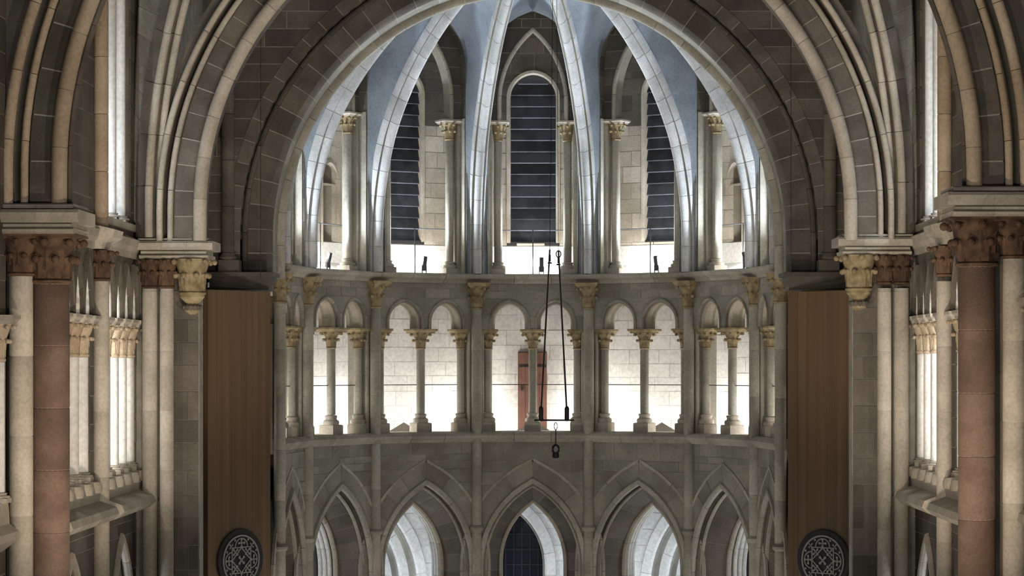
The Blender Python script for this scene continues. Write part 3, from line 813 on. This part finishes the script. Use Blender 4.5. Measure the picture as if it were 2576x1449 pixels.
def panel(s, X0, Y0, X1, Y1, uc, zc):
    sn = 'left' if s < 0 else 'right'
    A = np.array((X0, Y0, 0.)); B = np.array((X1, Y1, 0.)); L = np.linalg.norm(B - A); U = (B - A) / L
    D = np.array((-U[1], U[0], 0.)); 
    if D[1] < 0: D = -D
    fr = Frame(A, U, D)
    t = thing('wood_panel', 'tall brown wooden panel with a round black grille on the %s' % sn, 'panel', tuple(A), 'tall brown panels beside the apse')
    n = 7
    for q in range(n):
        a, b = L * q / n, L * (q + 1) / n
        Geo().box(fr, a + .002, b - .002, 0, .05, 0.0, 12.40).obj('board', M['wood'], t)
    Geo().box(fr, 0, L, .04, .12, 0.0, 12.39).obj('backing_board', M['wood'], t)
    rosette(fr, uc * L, zc, .60, t)
panel(-1, -6.01, 44.9, -4.99, 46.2, .50, 7.27)
panel(1, 5.01, 46.25, 6.22, 45.25, .53, 7.25)

# ================================================================== CROSSING (Y = 41) and near piers
def side(s):
    sn, ax, dz = SIDES[s]
    Fx = Frame((0, 0, 0), (s, 0, 0), (0, 1, 0))          # u = |X|, d = Y
    wx = 6.72
    Fw = Frame((s * wx, 0, 0), (0, 1, 0), (s, 0, 0))     # u = Y, d = outwards
    # --- side wall with three storeys
    lanc = [Op(38.62 + .74 * q, .29, 11.75, 12.55, 11.75) for q in range(4)]
    lanc2 = [Op(34.55 + .74 * q, .29, 11.75, 12.55, 11.75) for q in range(4)]
    low = [Op(39.73, 1.48, 11.749, 11.75, 8.95), Op(35.66, 1.48, 11.749, 11.75, 8.95)]
    cl = Op(39.5, 1.22, 17.4, 19.3, 13.38)
    arc = Op(39.75, 1.15, 6.0, 8.12, 4.0)
    arc2 = Op(35.6, 1.15, 6.0, 8.12, 4.0)
    ashlar(Fw, 'wall_' + sn, 33.85, 41.6, 4.0, 19.6, lanc + lanc2 + low + [cl, arc, arc2], .44, .85, M['dark'], M['mortar_d'], 'dark ashlar side wall on the %s between the great piers' % sn, gap=.02, uvis=(33.5, 41.5), zvis=(5.5, 17.8))
    for nb, lst, ar in (('far', lanc, arc), ('near', lanc2, arc2)):
        for q, o in enumerate(lst):
            t = thing('lancet_arch', '%s lancet arch from the apse in the %s bay of the %s side gallery' % (('fourth', 'third', 'second', 'nearest')[q], nb, sn), 'arch', tuple(Fw.pt(o.uc, 0, 11.75)), 'side gallery lancets')
            p = Op(o.uc, .25, 11.75, 12.48, 11.75)
            ring_stones(Fw, p.path(10), [(.10, -.04), (.05, -.06), (.014, -.02), (.014, .16), (.1, .16)], .4, M['dark'], t, gap=.01, core=M['mortar_d'])
            sweep('soffit', Fw, p.path(10), [(.02, -.02), (.0, .0), (.0, .19), (.12, .19)], M['white'], t)
            sweep('hood_moulding', Fw, Op(o.uc, .33, 11.75, 12.62, 11.75).path(10), [(0, .02), (.0, -.06), (.03, -.08), (.05, -.05), (.05, .02)], M['vous'], t)
        us = [lst[0].uc - .37 + .74 * q for q in range(5)]
        for q, u in enumerate(us):
            for dd, nm in ((.11, 'front'), ):
                place_column('gallery_column', 'gal', Fw.pt(u, dd, 9.18 + dz), 0, '%s pale gallery column in the %s bay on the %s side' % (('farthest-in', 'fourth', 'middle', 'second', 'first')[q], nb, sn), 'side gallery columns')
        # sill, string course and arcade arch below
        t = thing('gallery_sill', 'projecting stone sill under the gallery columns, %s bay on the %s' % (nb, sn), 'ledge', tuple(Fw.pt(lst[0].uc + 1.1, 0, 8.6)), 'side gallery sills')
        g = Geo(); V = [Fw.pt(u, d, z + dz) for u in (us[0] - .33, us[-1] + .33) for d, z in ((.4, 9.18), (-.08, 9.18), (-.12, 9.0), (-.10, 8.86), (-.36, 8.76), (-.40, 8.66), (-.30, 8.56), (.02, 8.44), (.4, 8.44))]
        m = 9; g.add(V, [(k, (k + 1) % m, m + (k + 1) % m, m + k) for k in range(m)] + [tuple(range(m)), tuple(m + k for k in range(m))])
        g.obj('ledge', M['light'], t)
        for u in us:
            Geo().lathe([(.19, 9.0 + dz), (.2, 9.1 + dz), (.17, 9.17 + dz)], 14, Fw.pt(u, .0, 0)).obj('base_block', M['light'], t, True)
        t = thing('side_arcade_arch', 'pointed arcade arch below the gallery, %s bay on the %s' % (nb, sn), 'arch', tuple(Fw.pt(ar.uc, 0, 0)), 'side arcade arches')
        ring_stones(Fw, ar.path(18, 4.0), roll(0, -.02, .07, 8), .7, M['light'], t, 'roll_moulding', gap=.01)
        ring_stones(Fw, ar.path(18, 4.0), [(-.05, .1), (-.3, .45), (-.3, .8), (.1, .8), (.1, .1)], .5, M['vous'], t, gap=.012, core=M['mortar_d'])
    g = Geo()
    for a, b in ((37.2, 38.2), (41.25, 41.7), (33.7, 34.12)):
        g.box(Fw, a, b, .02, .48, 8.6, 12.75)
    for a, b in ((36.6, 38.25), (40.75, 41.7)):
        g.box(Fw, a, b, .02, .48, 13.3, 19.0)
    tag(g.obj('wall_gallery_jamb_' + sn, M['vous']), 'stone jambs between the side gallery openings on the %s' % sn, None, None, 'structure')
    # lit passage behind
    g = Geo(); g.box(Fw, 33.9, 41.9, 1.35, 1.45, 4, 19.5)
    tag(g.obj('wall_gallery_' + sn, M['white']), 'white back wall of the side gallery on the %s' % sn, None, None, 'structure')
    g = Geo(); g.box(Fw, 33.9, 41.9, .3, 1.4, 8.5, 8.95); g.box(Fw, 33.9, 41.9, .05, 1.4, 12.75, 13.3)
    tag(g.obj('floor', M['white']), 'gallery passage floors inside the wall on the %s' % sn, None, None, 'structure')
    lamp('POINT', Fw.pt(38.28, .62, 12.15), 45, PALE, .06)
    lamp('POINT', Fw.pt(37.75, .72, 9.4), 130, PALE, .1)
    lamp('POINT', Fw.pt(37.75, .72, 11.5), 110, PALE, .1)
    lamp('POINT', Fw.pt(37.9, .72, 13.9), 170, COOL, .1)
    lamp('POINT', Fw.pt(33.9, .72, 11.5), 90, PALE, .1)
    lamp('POINT', Fw.pt(34.2, .62, 12.15), 45, PALE, .06)
    lamp('POINT', Fw.pt(33.9, .72, 9.4), 130, PALE, .1)
    lamp('POINT', Fw.pt(39.8, 1.0, 6.2), 60, COOL, .1)
    # clerestory columns
    for q, u in enumerate((39.58, 40.42)):
        g = Fw.pt(u, .12, 13.36)
        place_column('window_column', 'cler_side', g, 0, '%s tall white lit clerestory column on the %s side wall' % (('nearer', 'farther')[q], sn), 'side clerestory columns')
    t = thing('window_ledge', 'small stone ledge below the lit clerestory columns on the %s' % sn, 'ledge', tuple(Fw.pt(39.7, 0, 13.1)), 'side window ledges')
    Geo().box(Fw, 38.4, 41.2, -.05, .4, 13.26, 13.38).obj('slab', M['light'], t)
    # wall shaft H
    hy = 37.55
    hp = (s * (wx - .10) , hy, 0)
    t = thing('great_shaft', 'tall pale wall shaft between the two gallery bays on the %s' % sn, 'shaft', hp, 'shafts of the side walls')
    r = .128
    for q in range(12):
        Geo().lathe([(r * .98, q * 1.025 + .003), (r, q * 1.025 + .012), (r, q * 1.025 + 1.013), (r * .98, q * 1.025 + 1.022)], 20, hp).obj('drum', M['light'], t, True)
    Geo().lathe([(r * .97, 0), (r * .97, 12.3)], 18, hp).obj('mortar_bed', M['mortar'], t, True)
    g = capital_geo(r, .21, .48); g.V = [(x + hp[0], y + hp[1], z + 12.3 + dz) for x, y, z in g.V]; g.obj('capital', M['redcap'], t, True)
    for q in range(8):
        Geo().lathe([(.11, 13.12 + q * .9 + .004), (.115, 13.13 + q * .9), (.115, 14.0 + q * .9), (.11, 14.016 + q * .9)], 18, (hp[0], hp[1], 0)).obj('upper_drum', M['warm'], t, True)
    # cornice along the wall at clerestory foot
    t = thing('wall_cornice', 'moulded cornice climbing past the side wall on the %s' % sn, 'cornice', tuple(Fw.pt(38, 0, 12.8)), 'side wall cornices')
    for a, b in ((34.2, 36.2), (36.22, 37.2), (37.22, 38.0), (38.02, 39.5), (39.52, 41.3)):
        dd = .34 if (a > 37.1 and a < 37.9) else .12
        V = [Fw.pt(u, d, z + dz) for u in (a, b) for d, z in ((.05, 12.80), (-dd * .5, 12.80), (-dd * .55, 12.9), (-dd, 12.98), (-dd - .03, 13.1), (-dd * .6, 13.14), (.05, 13.2))]
        m = 7; Geo().add(V, [(k, (k + 1) % m, m + (k + 1) % m, m + k) for k in range(m)] + [tuple(range(m)), tuple(m + k for k in range(m))]).obj('cornice_stone', M['light'], t)
    # --- crossing pier
    PY = 41.0
    fp = Frame((0, 41.25, 0), (s, 0, 0), (0, 1, 0))
    g = Geo().box(fp, 5.63, 6.9, .02, .45, 0, 12.8 + dz)
    pier = tag(g.obj('wall_crossing_pier_' + sn, M['mortar_d']), 'green-grey ashlar crossing pier on the %s' % sn, None, None, 'structure')
    z = 4.6
    while z < 12.7:
        zt = min(12.75, z + random.uniform(.38, .5))
        us = [5.64, random.choice((5.82, 6.0)), 6.3] if random.random() < .6 else [5.64, 6.3]
        for a, b in zip(us[:-1], us[1:]):
            Geo().box(fp, a + .008, b - .008, -.01 + random.uniform(-.003, .003), .05, z + .008, zt - .008).obj('ashlar_block', M['vous'], pier)
        z = zt
    for q, (x, r, nm) in enumerate(((6.44, .128, 'outer'), (6.15, .122, 'inner'))):
        t = thing('pier_shaft', '%s pale shaft of the crossing pier on the %s' % (nm, sn), 'shaft', (s * x, PY, 0), 'shafts of the crossing piers')
        hp = (s * x, PY, 0)
        for k in range(12):
            Geo().lathe([(r * .98, k * 1.02 + .003), (r, k * 1.02 + .012), (r, k * 1.02 + 1.008), (r * .98, k * 1.02 + 1.017)], 20, hp).obj('drum', M['light'], t, True)
        Geo().lathe([(r * .97, 0), (r * .97, 12.3)], 18, hp).obj('mortar_bed', M['mortar'], t, True)
        g = capital_geo(r, .19, .50); g.V = [(a + hp[0], b + hp[1], c + 12.29 + dz) for a, b, c in g.V]; g.obj('capital', M['redcap'], t, True)
    # corbel capital
    t = thing('corbel_capital', 'ochre carved corbel capital hanging from the crossing pier on the %s' % sn, 'corbel', (s * 5.72, 41.0, 11.85), 'corbel capitals of the crossing piers')
    c = (s * 5.72, 41.06, 0)
    g = capital_geo(.20, .33, .62, 8); g.V = [(a + c[0], b + c[1], q + 12.18 + dz) for a, b, q in g.V]; g.obj('capital', M['gilt'], t, True)
    Geo().lathe([(.05, 11.85), (.13, 11.9), (.15, 11.98), (.10, 12.03), (.15, 12.08), (.215, 12.15), (.205, 12.2)], 18, (c[0], c[1], dz)).obj('corbel', M['gilt'], t, True)
    for k in range(7):
        a = math.pi + math.pi * (k + .5) / 7
        Geo().lathe([(.012, -.05), (.045, -.02), (.05, .02), (.02, .05)], 8, (c[0] + .14 * math.cos(a), c[1] + .14 * math.sin(a), 11.97 + dz)).obj('leaf_knob', M['vous'], t, True)
    # cornice of the pier
    t = thing('pier_cornice', 'stepped pale cornice on top of the crossing pier on the %s' % sn, 'cornice', (s * 5.9, 41, 12.8 + dz), 'pale pier cornices')
    for nm, a, b, d0, z0, z1, mt in (('abacus', 5.42, 6.60, -.42, 12.80, 12.87, 'light'), ('neck', 5.46, 6.58, -.36, 12.87, 12.95, 'shaft'), ('slab', 5.33, 6.66, -.52, 12.95, 13.10, 'light'), ('weathering', 5.42, 6.62, -.42, 13.10, 13.16, 'shaft')):
        n = 3
        for q in range(n):
            u0, u1 = a + (b - a) * q / n, a + (b - a) * (q + 1) / n
            g = Geo(); V = [fp.pt(u, d, z + dz) for u in (u0 + .001, u1 - .001) for d, z in ((.5, z0), (d0 + .05, z0), (d0, z0 + .3 * (z1 - z0)), (d0, z0 + .75 * (z1 - z0)), (d0 + .05, z1), (.5, z1))]
            g.add(V, [(k, (k + 1) % 6, 6 + (k + 1) % 6, 6 + k) for k in range(6)] + [tuple(range(6)), tuple(6 + k for k in range(6))]); g.obj(nm, M[mt], t)
    # --- near pier: red column and pale shaft
    dn = .24 if s > 0 else 0.0
    nx = 6.56 if s < 0 else 6.41
    key = 'red%d' % s
    column_parts(key, .262, 12.80 + dn, .0, .62, .40, .44, .06, (M['red'], M['red'], M['redcap'], M['redcap']), drums=14)
    place_column('red_column', key, (s * nx, 33.5, 0), 0, 'thick red-brown sandstone column with carved red capital on the %s' % sn, 'red sandstone columns')
    key = 'pale%d' % s
    column_parts(key, .165, 12.80 + dn, .0, .52, .28, .30, .06, (M['light'], M['light'], M['redcap'], M['redcap']), drums=11)
    px = 6.93 if s < 0 else 6.90
    place_column('pale_column', key, (s * px, 33.3, 0), 0, 'pale thick shaft with red capital beside the red column on the %s' % sn, 'pale near columns')
    # bay nearer than the red column, just at the picture edge
    fo = Frame((s * 7.12, 0, 0), (0, 1, 0), (s, 0, 0))
    ashlar(fo, 'wall_nave_' + sn, 29.0, 33.2, 4.0, 19.0, [Op(32.4, .3, 11.75, 12.5, 9.0)], .45, .9, M['dark'], M['mortar_d'], 'dark nave wall at the %s picture edge' % sn, uvis=(31.8, 33.2), zvis=(5.5, 17))
    t = thing('gallery_sill', 'pale gallery sill at the %s picture edge' % sn, 'ledge', tuple(fo.pt(32, 0, 8.5)), 'side gallery sills')
    g = Geo(); V = [fo.pt(u, d, z + dn) for u in (30.5, 33.0) for d, z in ((.2, 9.1), (-.08, 9.1), (-.1, 8.8), (-.22, 8.7), (-.24, 8.6), (.02, 8.4), (.2, 8.4))]
    m = 7; g.add(V, [(k, (k + 1) % m, m + (k + 1) % m, m + k) for k in range(m)] + [tuple(range(m)), tuple(m + k for k in range(m))]); g.obj('ledge', M['light'], t)
    place_column('gallery_column', 'gal', fo.pt(32.75, .0, 9.1 + dn), 0, 'pale gallery column at the very edge of the picture on the %s' % sn, 'side gallery columns')
    # near pier core and cornice
    fn = Frame((0, 33.5, 0), (s, 0, 0), (0, 1, 0))
    g = Geo().box(fn, nx + .02, 7.6, .12, .9, 0, 12.85 + dn)
    tag(g.obj('wall_near_pier_' + sn, M['dark']), 'dark stone core of the near pier behind the red column on the %s' % sn, None, None, 'structure')
    t = thing('pier_cornice', 'heavy stepped cornice above the red column on the %s' % sn, 'cornice', (s * nx, 33.3, 12.8 + dn), 'pale pier cornices')
    x0 = nx - .44
    for nm, a, b, d0, z0, z1, mt in (('abacus', x0 + .02, 7.7, -.55, 12.80, 12.88, 'light'), ('neck', x0 + .05, 7.7, -.50, 12.88, 12.95, 'shaft'), ('slab', x0 - .07, 7.8, -.66, 12.95, 13.13, 'light'), ('weathering', x0 + .03, 7.7, -.5, 13.13, 13.22, 'shaft')):
        n = 3
        for q in range(n):
            u0, u1 = a + (b - a) * q / n, a + (b - a) * (q + 1) / n
            g = Geo(); V = [fn.pt(u, d, z + dn) for u in (u0 + .001, u1 - .001) for d, z in ((.6, z0), (d0 + .05, z0), (d0, z0 + .3 * (z1 - z0)), (d0, z0 + .75 * (z1 - z0)), (d0 + .05, z1), (.6, z1))]
            g.add(V, [(k, (k + 1) % 6, 6 + (k + 1) % 6, 6 + k) for k in range(6)] + [tuple(range(6)), tuple(6 + k for k in range(6))]); g.obj(nm, M[mt], t)

column_parts('gal', .088, 11.75 - 9.18, .14, .52, .19, .25, .12, (M['light'], M['white'], M['warm'], M['light']), plinth=.15)
column_parts('cler_side', .085, 18.3 - 13.36, .14, .3, .13, .16, .1, (M['light'], M['white'], M['light'], M['light']), plinth=.11)
for s in (-1, 1): side(s)

# great arches (full semicircles in planes across the church)
def half_arch(r, zs, zb, X0=0.0, n=72):
    return [(-r, zb)] + [(r * math.cos(math.pi - math.pi * k / n), zs + r * math.sin(math.pi * k / n)) for k in range(n + 1)] + [(r, zb)]
CR = Frame((0, 41.0, 0), (1, 0, 0), (0, 1, 0))
t = thing('crossing_arch', 'great round crossing arch with dark voussoirs between pale rolls', 'arch', (0, 41.0, 13.1))
ring_stones(CR, half_arch(5.55, 13.62, 13.1), roll(0, -.22, .115, 12), .75, M['light'], t, 'roll_moulding', gap=.010, core=M['mortar_d'])
ring_stones(CR, half_arch(5.55, 13.62, 13.1), [(.08, -.18), (.47, -.10), (.47, .3), (.03, .3), (.03, -.15)], .42, M['vous'], t, gap=.018, core=M['mortar'])
ring_stones(CR, half_arch(5.55, 13.62, 13.1), [(.0, .1), (.4, .1), (.4, .75), (.0, .75)], .5, M['dark'], t, 'soffit_stone', gap=.012, core=M['mortar_d'])
ring_stones(CR, half_arch(5.55, 13.62, 13.1), roll(.52, -.14, .05, 10), .9, M['light'], t, 'roll_moulding', gap=.008)
ring_stones(CR, half_arch(5.55, 13.62, 13.1), roll(.69, -.22, .055, 10), .9, M['light'], t, 'roll_moulding', gap=.008)
sweep('groove', CR, half_arch(5.55, 13.62, 13.1), [(.46, .05), (.58, .05), (.64, -.05), (.64, -.12), (.9, -.12)], M['dark'], t)
NR = Frame((-.03, 33.5, 0), (1, 0, 0), (0, 1, 0))
t = thing('near_arch', 'great near arch with brown voussoirs and warm pale rolls at the picture edges', 'arch', (0, 33.5, 13.2))
vis = lambda p: p[1] < 19.0
ring_stones(NR, half_arch(6.36, 13.72, 13.2), roll(0, -.25, .11, 12), .8, M['warm'], t, 'roll_moulding', gap=.010, core=M['mortar_d'], keep=vis)
ring_stones(NR, half_arch(6.36, 13.72, 13.2), [(.06, -.2), (.43, -.15), (.43, .3), (.03, .3), (.03, -.15)], .62, M['dark'], t, gap=.022, core=M['mortar'], keep=vis)
ring_stones(NR, half_arch(6.36, 13.72, 13.2), roll(-.04, .22, .05, 8), .9, M['vous'], t, 'roll_moulding', gap=.008, keep=vis)
ring_stones(NR, half_arch(6.36, 13.72, 13.2), roll(.49, -.22, .055, 10), .9, M['warm'], t, 'roll_moulding', gap=.008, keep=vis)
ring_stones(NR, half_arch(6.36, 13.72, 13.2), roll(.70, -.34, .08, 10), .9, M['warm'], t, 'roll_moulding', gap=.008, keep=vis)
sweep('groove', NR, half_arch(6.36, 13.72, 13.2), [(.43, .0), (.55, .0), (.62, -.15), (1.4, -.15)], M['dark'], t)

# diagonal ribs of the crossing vault and their webs
for s in (-1, 1):
    sn, ax, dz = SIDES[s]
    P0 = np.array((s * 6.40, 40.85, 0)); P1 = np.array((0, 35.0, 0))
    L = np.linalg.norm(P1 - P0); u = (P1 - P0) / L
    lat = np.array((-u[1], u[0], 0)); 
    if lat[0] * s < 0: lat = -lat
    fr = Frame(P0, -u, lat)   # u coordinate negative inwards
    rho = 8.7; zz = np.linspace(13.16 + dz, 19.6, 40)
    path = [(-(rho - math.sqrt(rho ** 2 - max(0, z - 13.7) ** 2)), z) for z in zz]
    t = thing('diagonal_rib', 'pale double-roll diagonal vault rib over the crossing pier on the %s' % sn, 'rib', (P0[0], P0[1], 13.16), 'diagonal ribs of the crossing vault')
    ring_stones(fr, path, roll(.04, .07, .072, 10), .85, M['light'], t, 'rib_roll', gap=.008, even=False)
    ring_stones(fr, path, roll(.04, -.15, .068, 10), .85, M['light'], t, 'rib_roll', gap=.008, even=False)
    ring_stones(fr, path, [(-.25, -.2), (.0, -.2), (.0, .12), (-.25, .12)], .85, M['vous'], t, 'rib_stone', gap=.01, even=False)
    # web masonry courses between rib and side wall
    web = thing('crossing_web', 'green-grey coursed masonry vault cell beside the diagonal rib on the %s' % sn, 'vault', (s * 6.7, 40.5, 13.2), 'cells of the crossing vault')
    zc = np.arange(13.2, 19.6, .46)
    def wp(z, tq):
        q = rho - math.sqrt(rho ** 2 - max(0, z - 13.7) ** 2)
        b = P0 + u * (q - .18) + lat * .06 + np.array((0, 0, z))
        a = np.array((s * (6.70 - .012 * max(0, z - 14) ** 2), 40.98 - .02 * max(0, z - 15) ** 2, z + .25))
        return a + (b - a) * tq
    V = []; zf = np.linspace(13.2, 19.6, 30)
    for z in zf:
        for tq in (0, .5, 1): V.append(wp(z, tq) + np.array((s * .01, .02, 0)))
    F = [(r * 3 + q, r * 3 + q + 1, (r + 1) * 3 + q + 1, (r + 1) * 3 + q) for r in range(29) for q in range(2)]
    mesh_obj('mortar_bed', V, F, M['mortar'], web)
    for a, b in zip(zc[:-1], zc[1:]):
        V = [wp(a + .012, 0), wp(a + .012, 1), wp((a + b) / 2, 1), wp(b - .012, 1), wp(b - .012, 0), wp((a + b) / 2, 0)]
        V2 = [v + np.array((s * .03, .05, 0)) for v in V]
        mesh_obj('web_stone', V + V2, [(0, 1, 2, 5), (5, 2, 3, 4)] + [(k, (k + 1) % 6, 6 + (k + 1) % 6, 6 + k) for k in range(6)], M['wall'], web)

# ================================================================== hanging rig and wires
HY = 46.0
def at(px, py, Y): return np.array((CAMX + (px - 1393.5) / FPX * Y, Y, CAMZ + (916 - py) / FPX * Y))
t = thing('hanging_rig', 'black hanging hoist bar on two ropes in front of the central bay', 'hoist', tuple(at(1398, 1150, HY)))
kL, kR = at(1383, 628, HY), at(1405, 632, HY)
top = at(1392, -30, HY); top = np.array((top[0], HY, 19.0))
Geo().tube([kL, top], .006, 6).obj('suspension_cable', M['black'], t)
Geo().tube([kR, top + np.array((.06, 0, 0))], .005, 6).obj('suspension_cable', M['black'], t)
for k, b in ((kL, at(1361, 1040, HY)), (kR, at(1426, 1040, HY))):
    Geo().tube([k, b], .017, 8).obj('rope', M['black'], t)
    Geo().tube([k + np.array((0, 0, -.27)), k + np.array((0, 0, -.24))], [.05, .03], 8).obj('rope_clamp', M['black'], t)
    Geo().tube([k + np.array((0, 0, -.23)), k + np.array((0, 0, -.10))], .022, 8).obj('thimble', M['black'], t)
    Geo().tube([b + np.array((0, 0, .14)), b + np.array((0, 0, .10)), b + np.array((0, 0, -.12)), b + np.array((0, 0, -.15))], [.022, .045, .045, .03], 10).obj('sleeve', M['black'], t)
e = [kR + np.array((.045 * math.sin(a), 0, -.055 + .065 * math.cos(a))) for a in np.linspace(0, 2 * math.pi, 17)]
Geo().tube(e, .012, 6).obj('eye', M['black'], t)
Geo().tube([at(1344, 1057, HY), at(1444, 1057, HY)], .016, 8).obj('bar', M['black'], t)
c = at(1398, 1072, HY)
Geo().tube([c + np.array((.03 * math.sin(a), 0, .07 * math.cos(a))) for a in np.linspace(0, 2 * math.pi, 15)], .008, 6).obj('shackle', M['black'], t)
Geo().tube([at(1398, 1080, HY), at(1398, 1118, HY)], .012, 6).obj('chain', M['black'], t)
c = at(1398, 1130, HY)
Geo().tube([c + np.array((.06 * math.sin(a), 0, .08 * math.cos(a))) for a in np.linspace(0, 2 * math.pi, 19)], .022, 8).obj('ring', M['black'], t)
Geo().lathe([(.02, -.10), (.06, -.09), (.07, -.05), (.06, .0), (.03, .02)], 14, at(1398, 1140, HY)).obj('weight', M['black'], t, True)
for s, px, yt in ((-1, 656, 700), (1, 1990, 690)):
    a = at(px, yt, 45.9)
    tag(Geo().tube([a, (a[0], a[1], 19.4)], .006, 6).obj('hanging_wire', M['black']), 'thin dark wire hanging down the %s spandrel wall' % ('left' if s < 0 else 'right'), 'wire', 'thin hanging wires')

# ================================================================== floor
V = [(-9, 20, 0), (9, 20, 0), (9, 62, 0), (-9, 62, 0)]
tag(mesh_obj('floor', V, [(0, 1, 2, 3)], M['light']), 'stone floor of the church far below', None, None, 'structure')
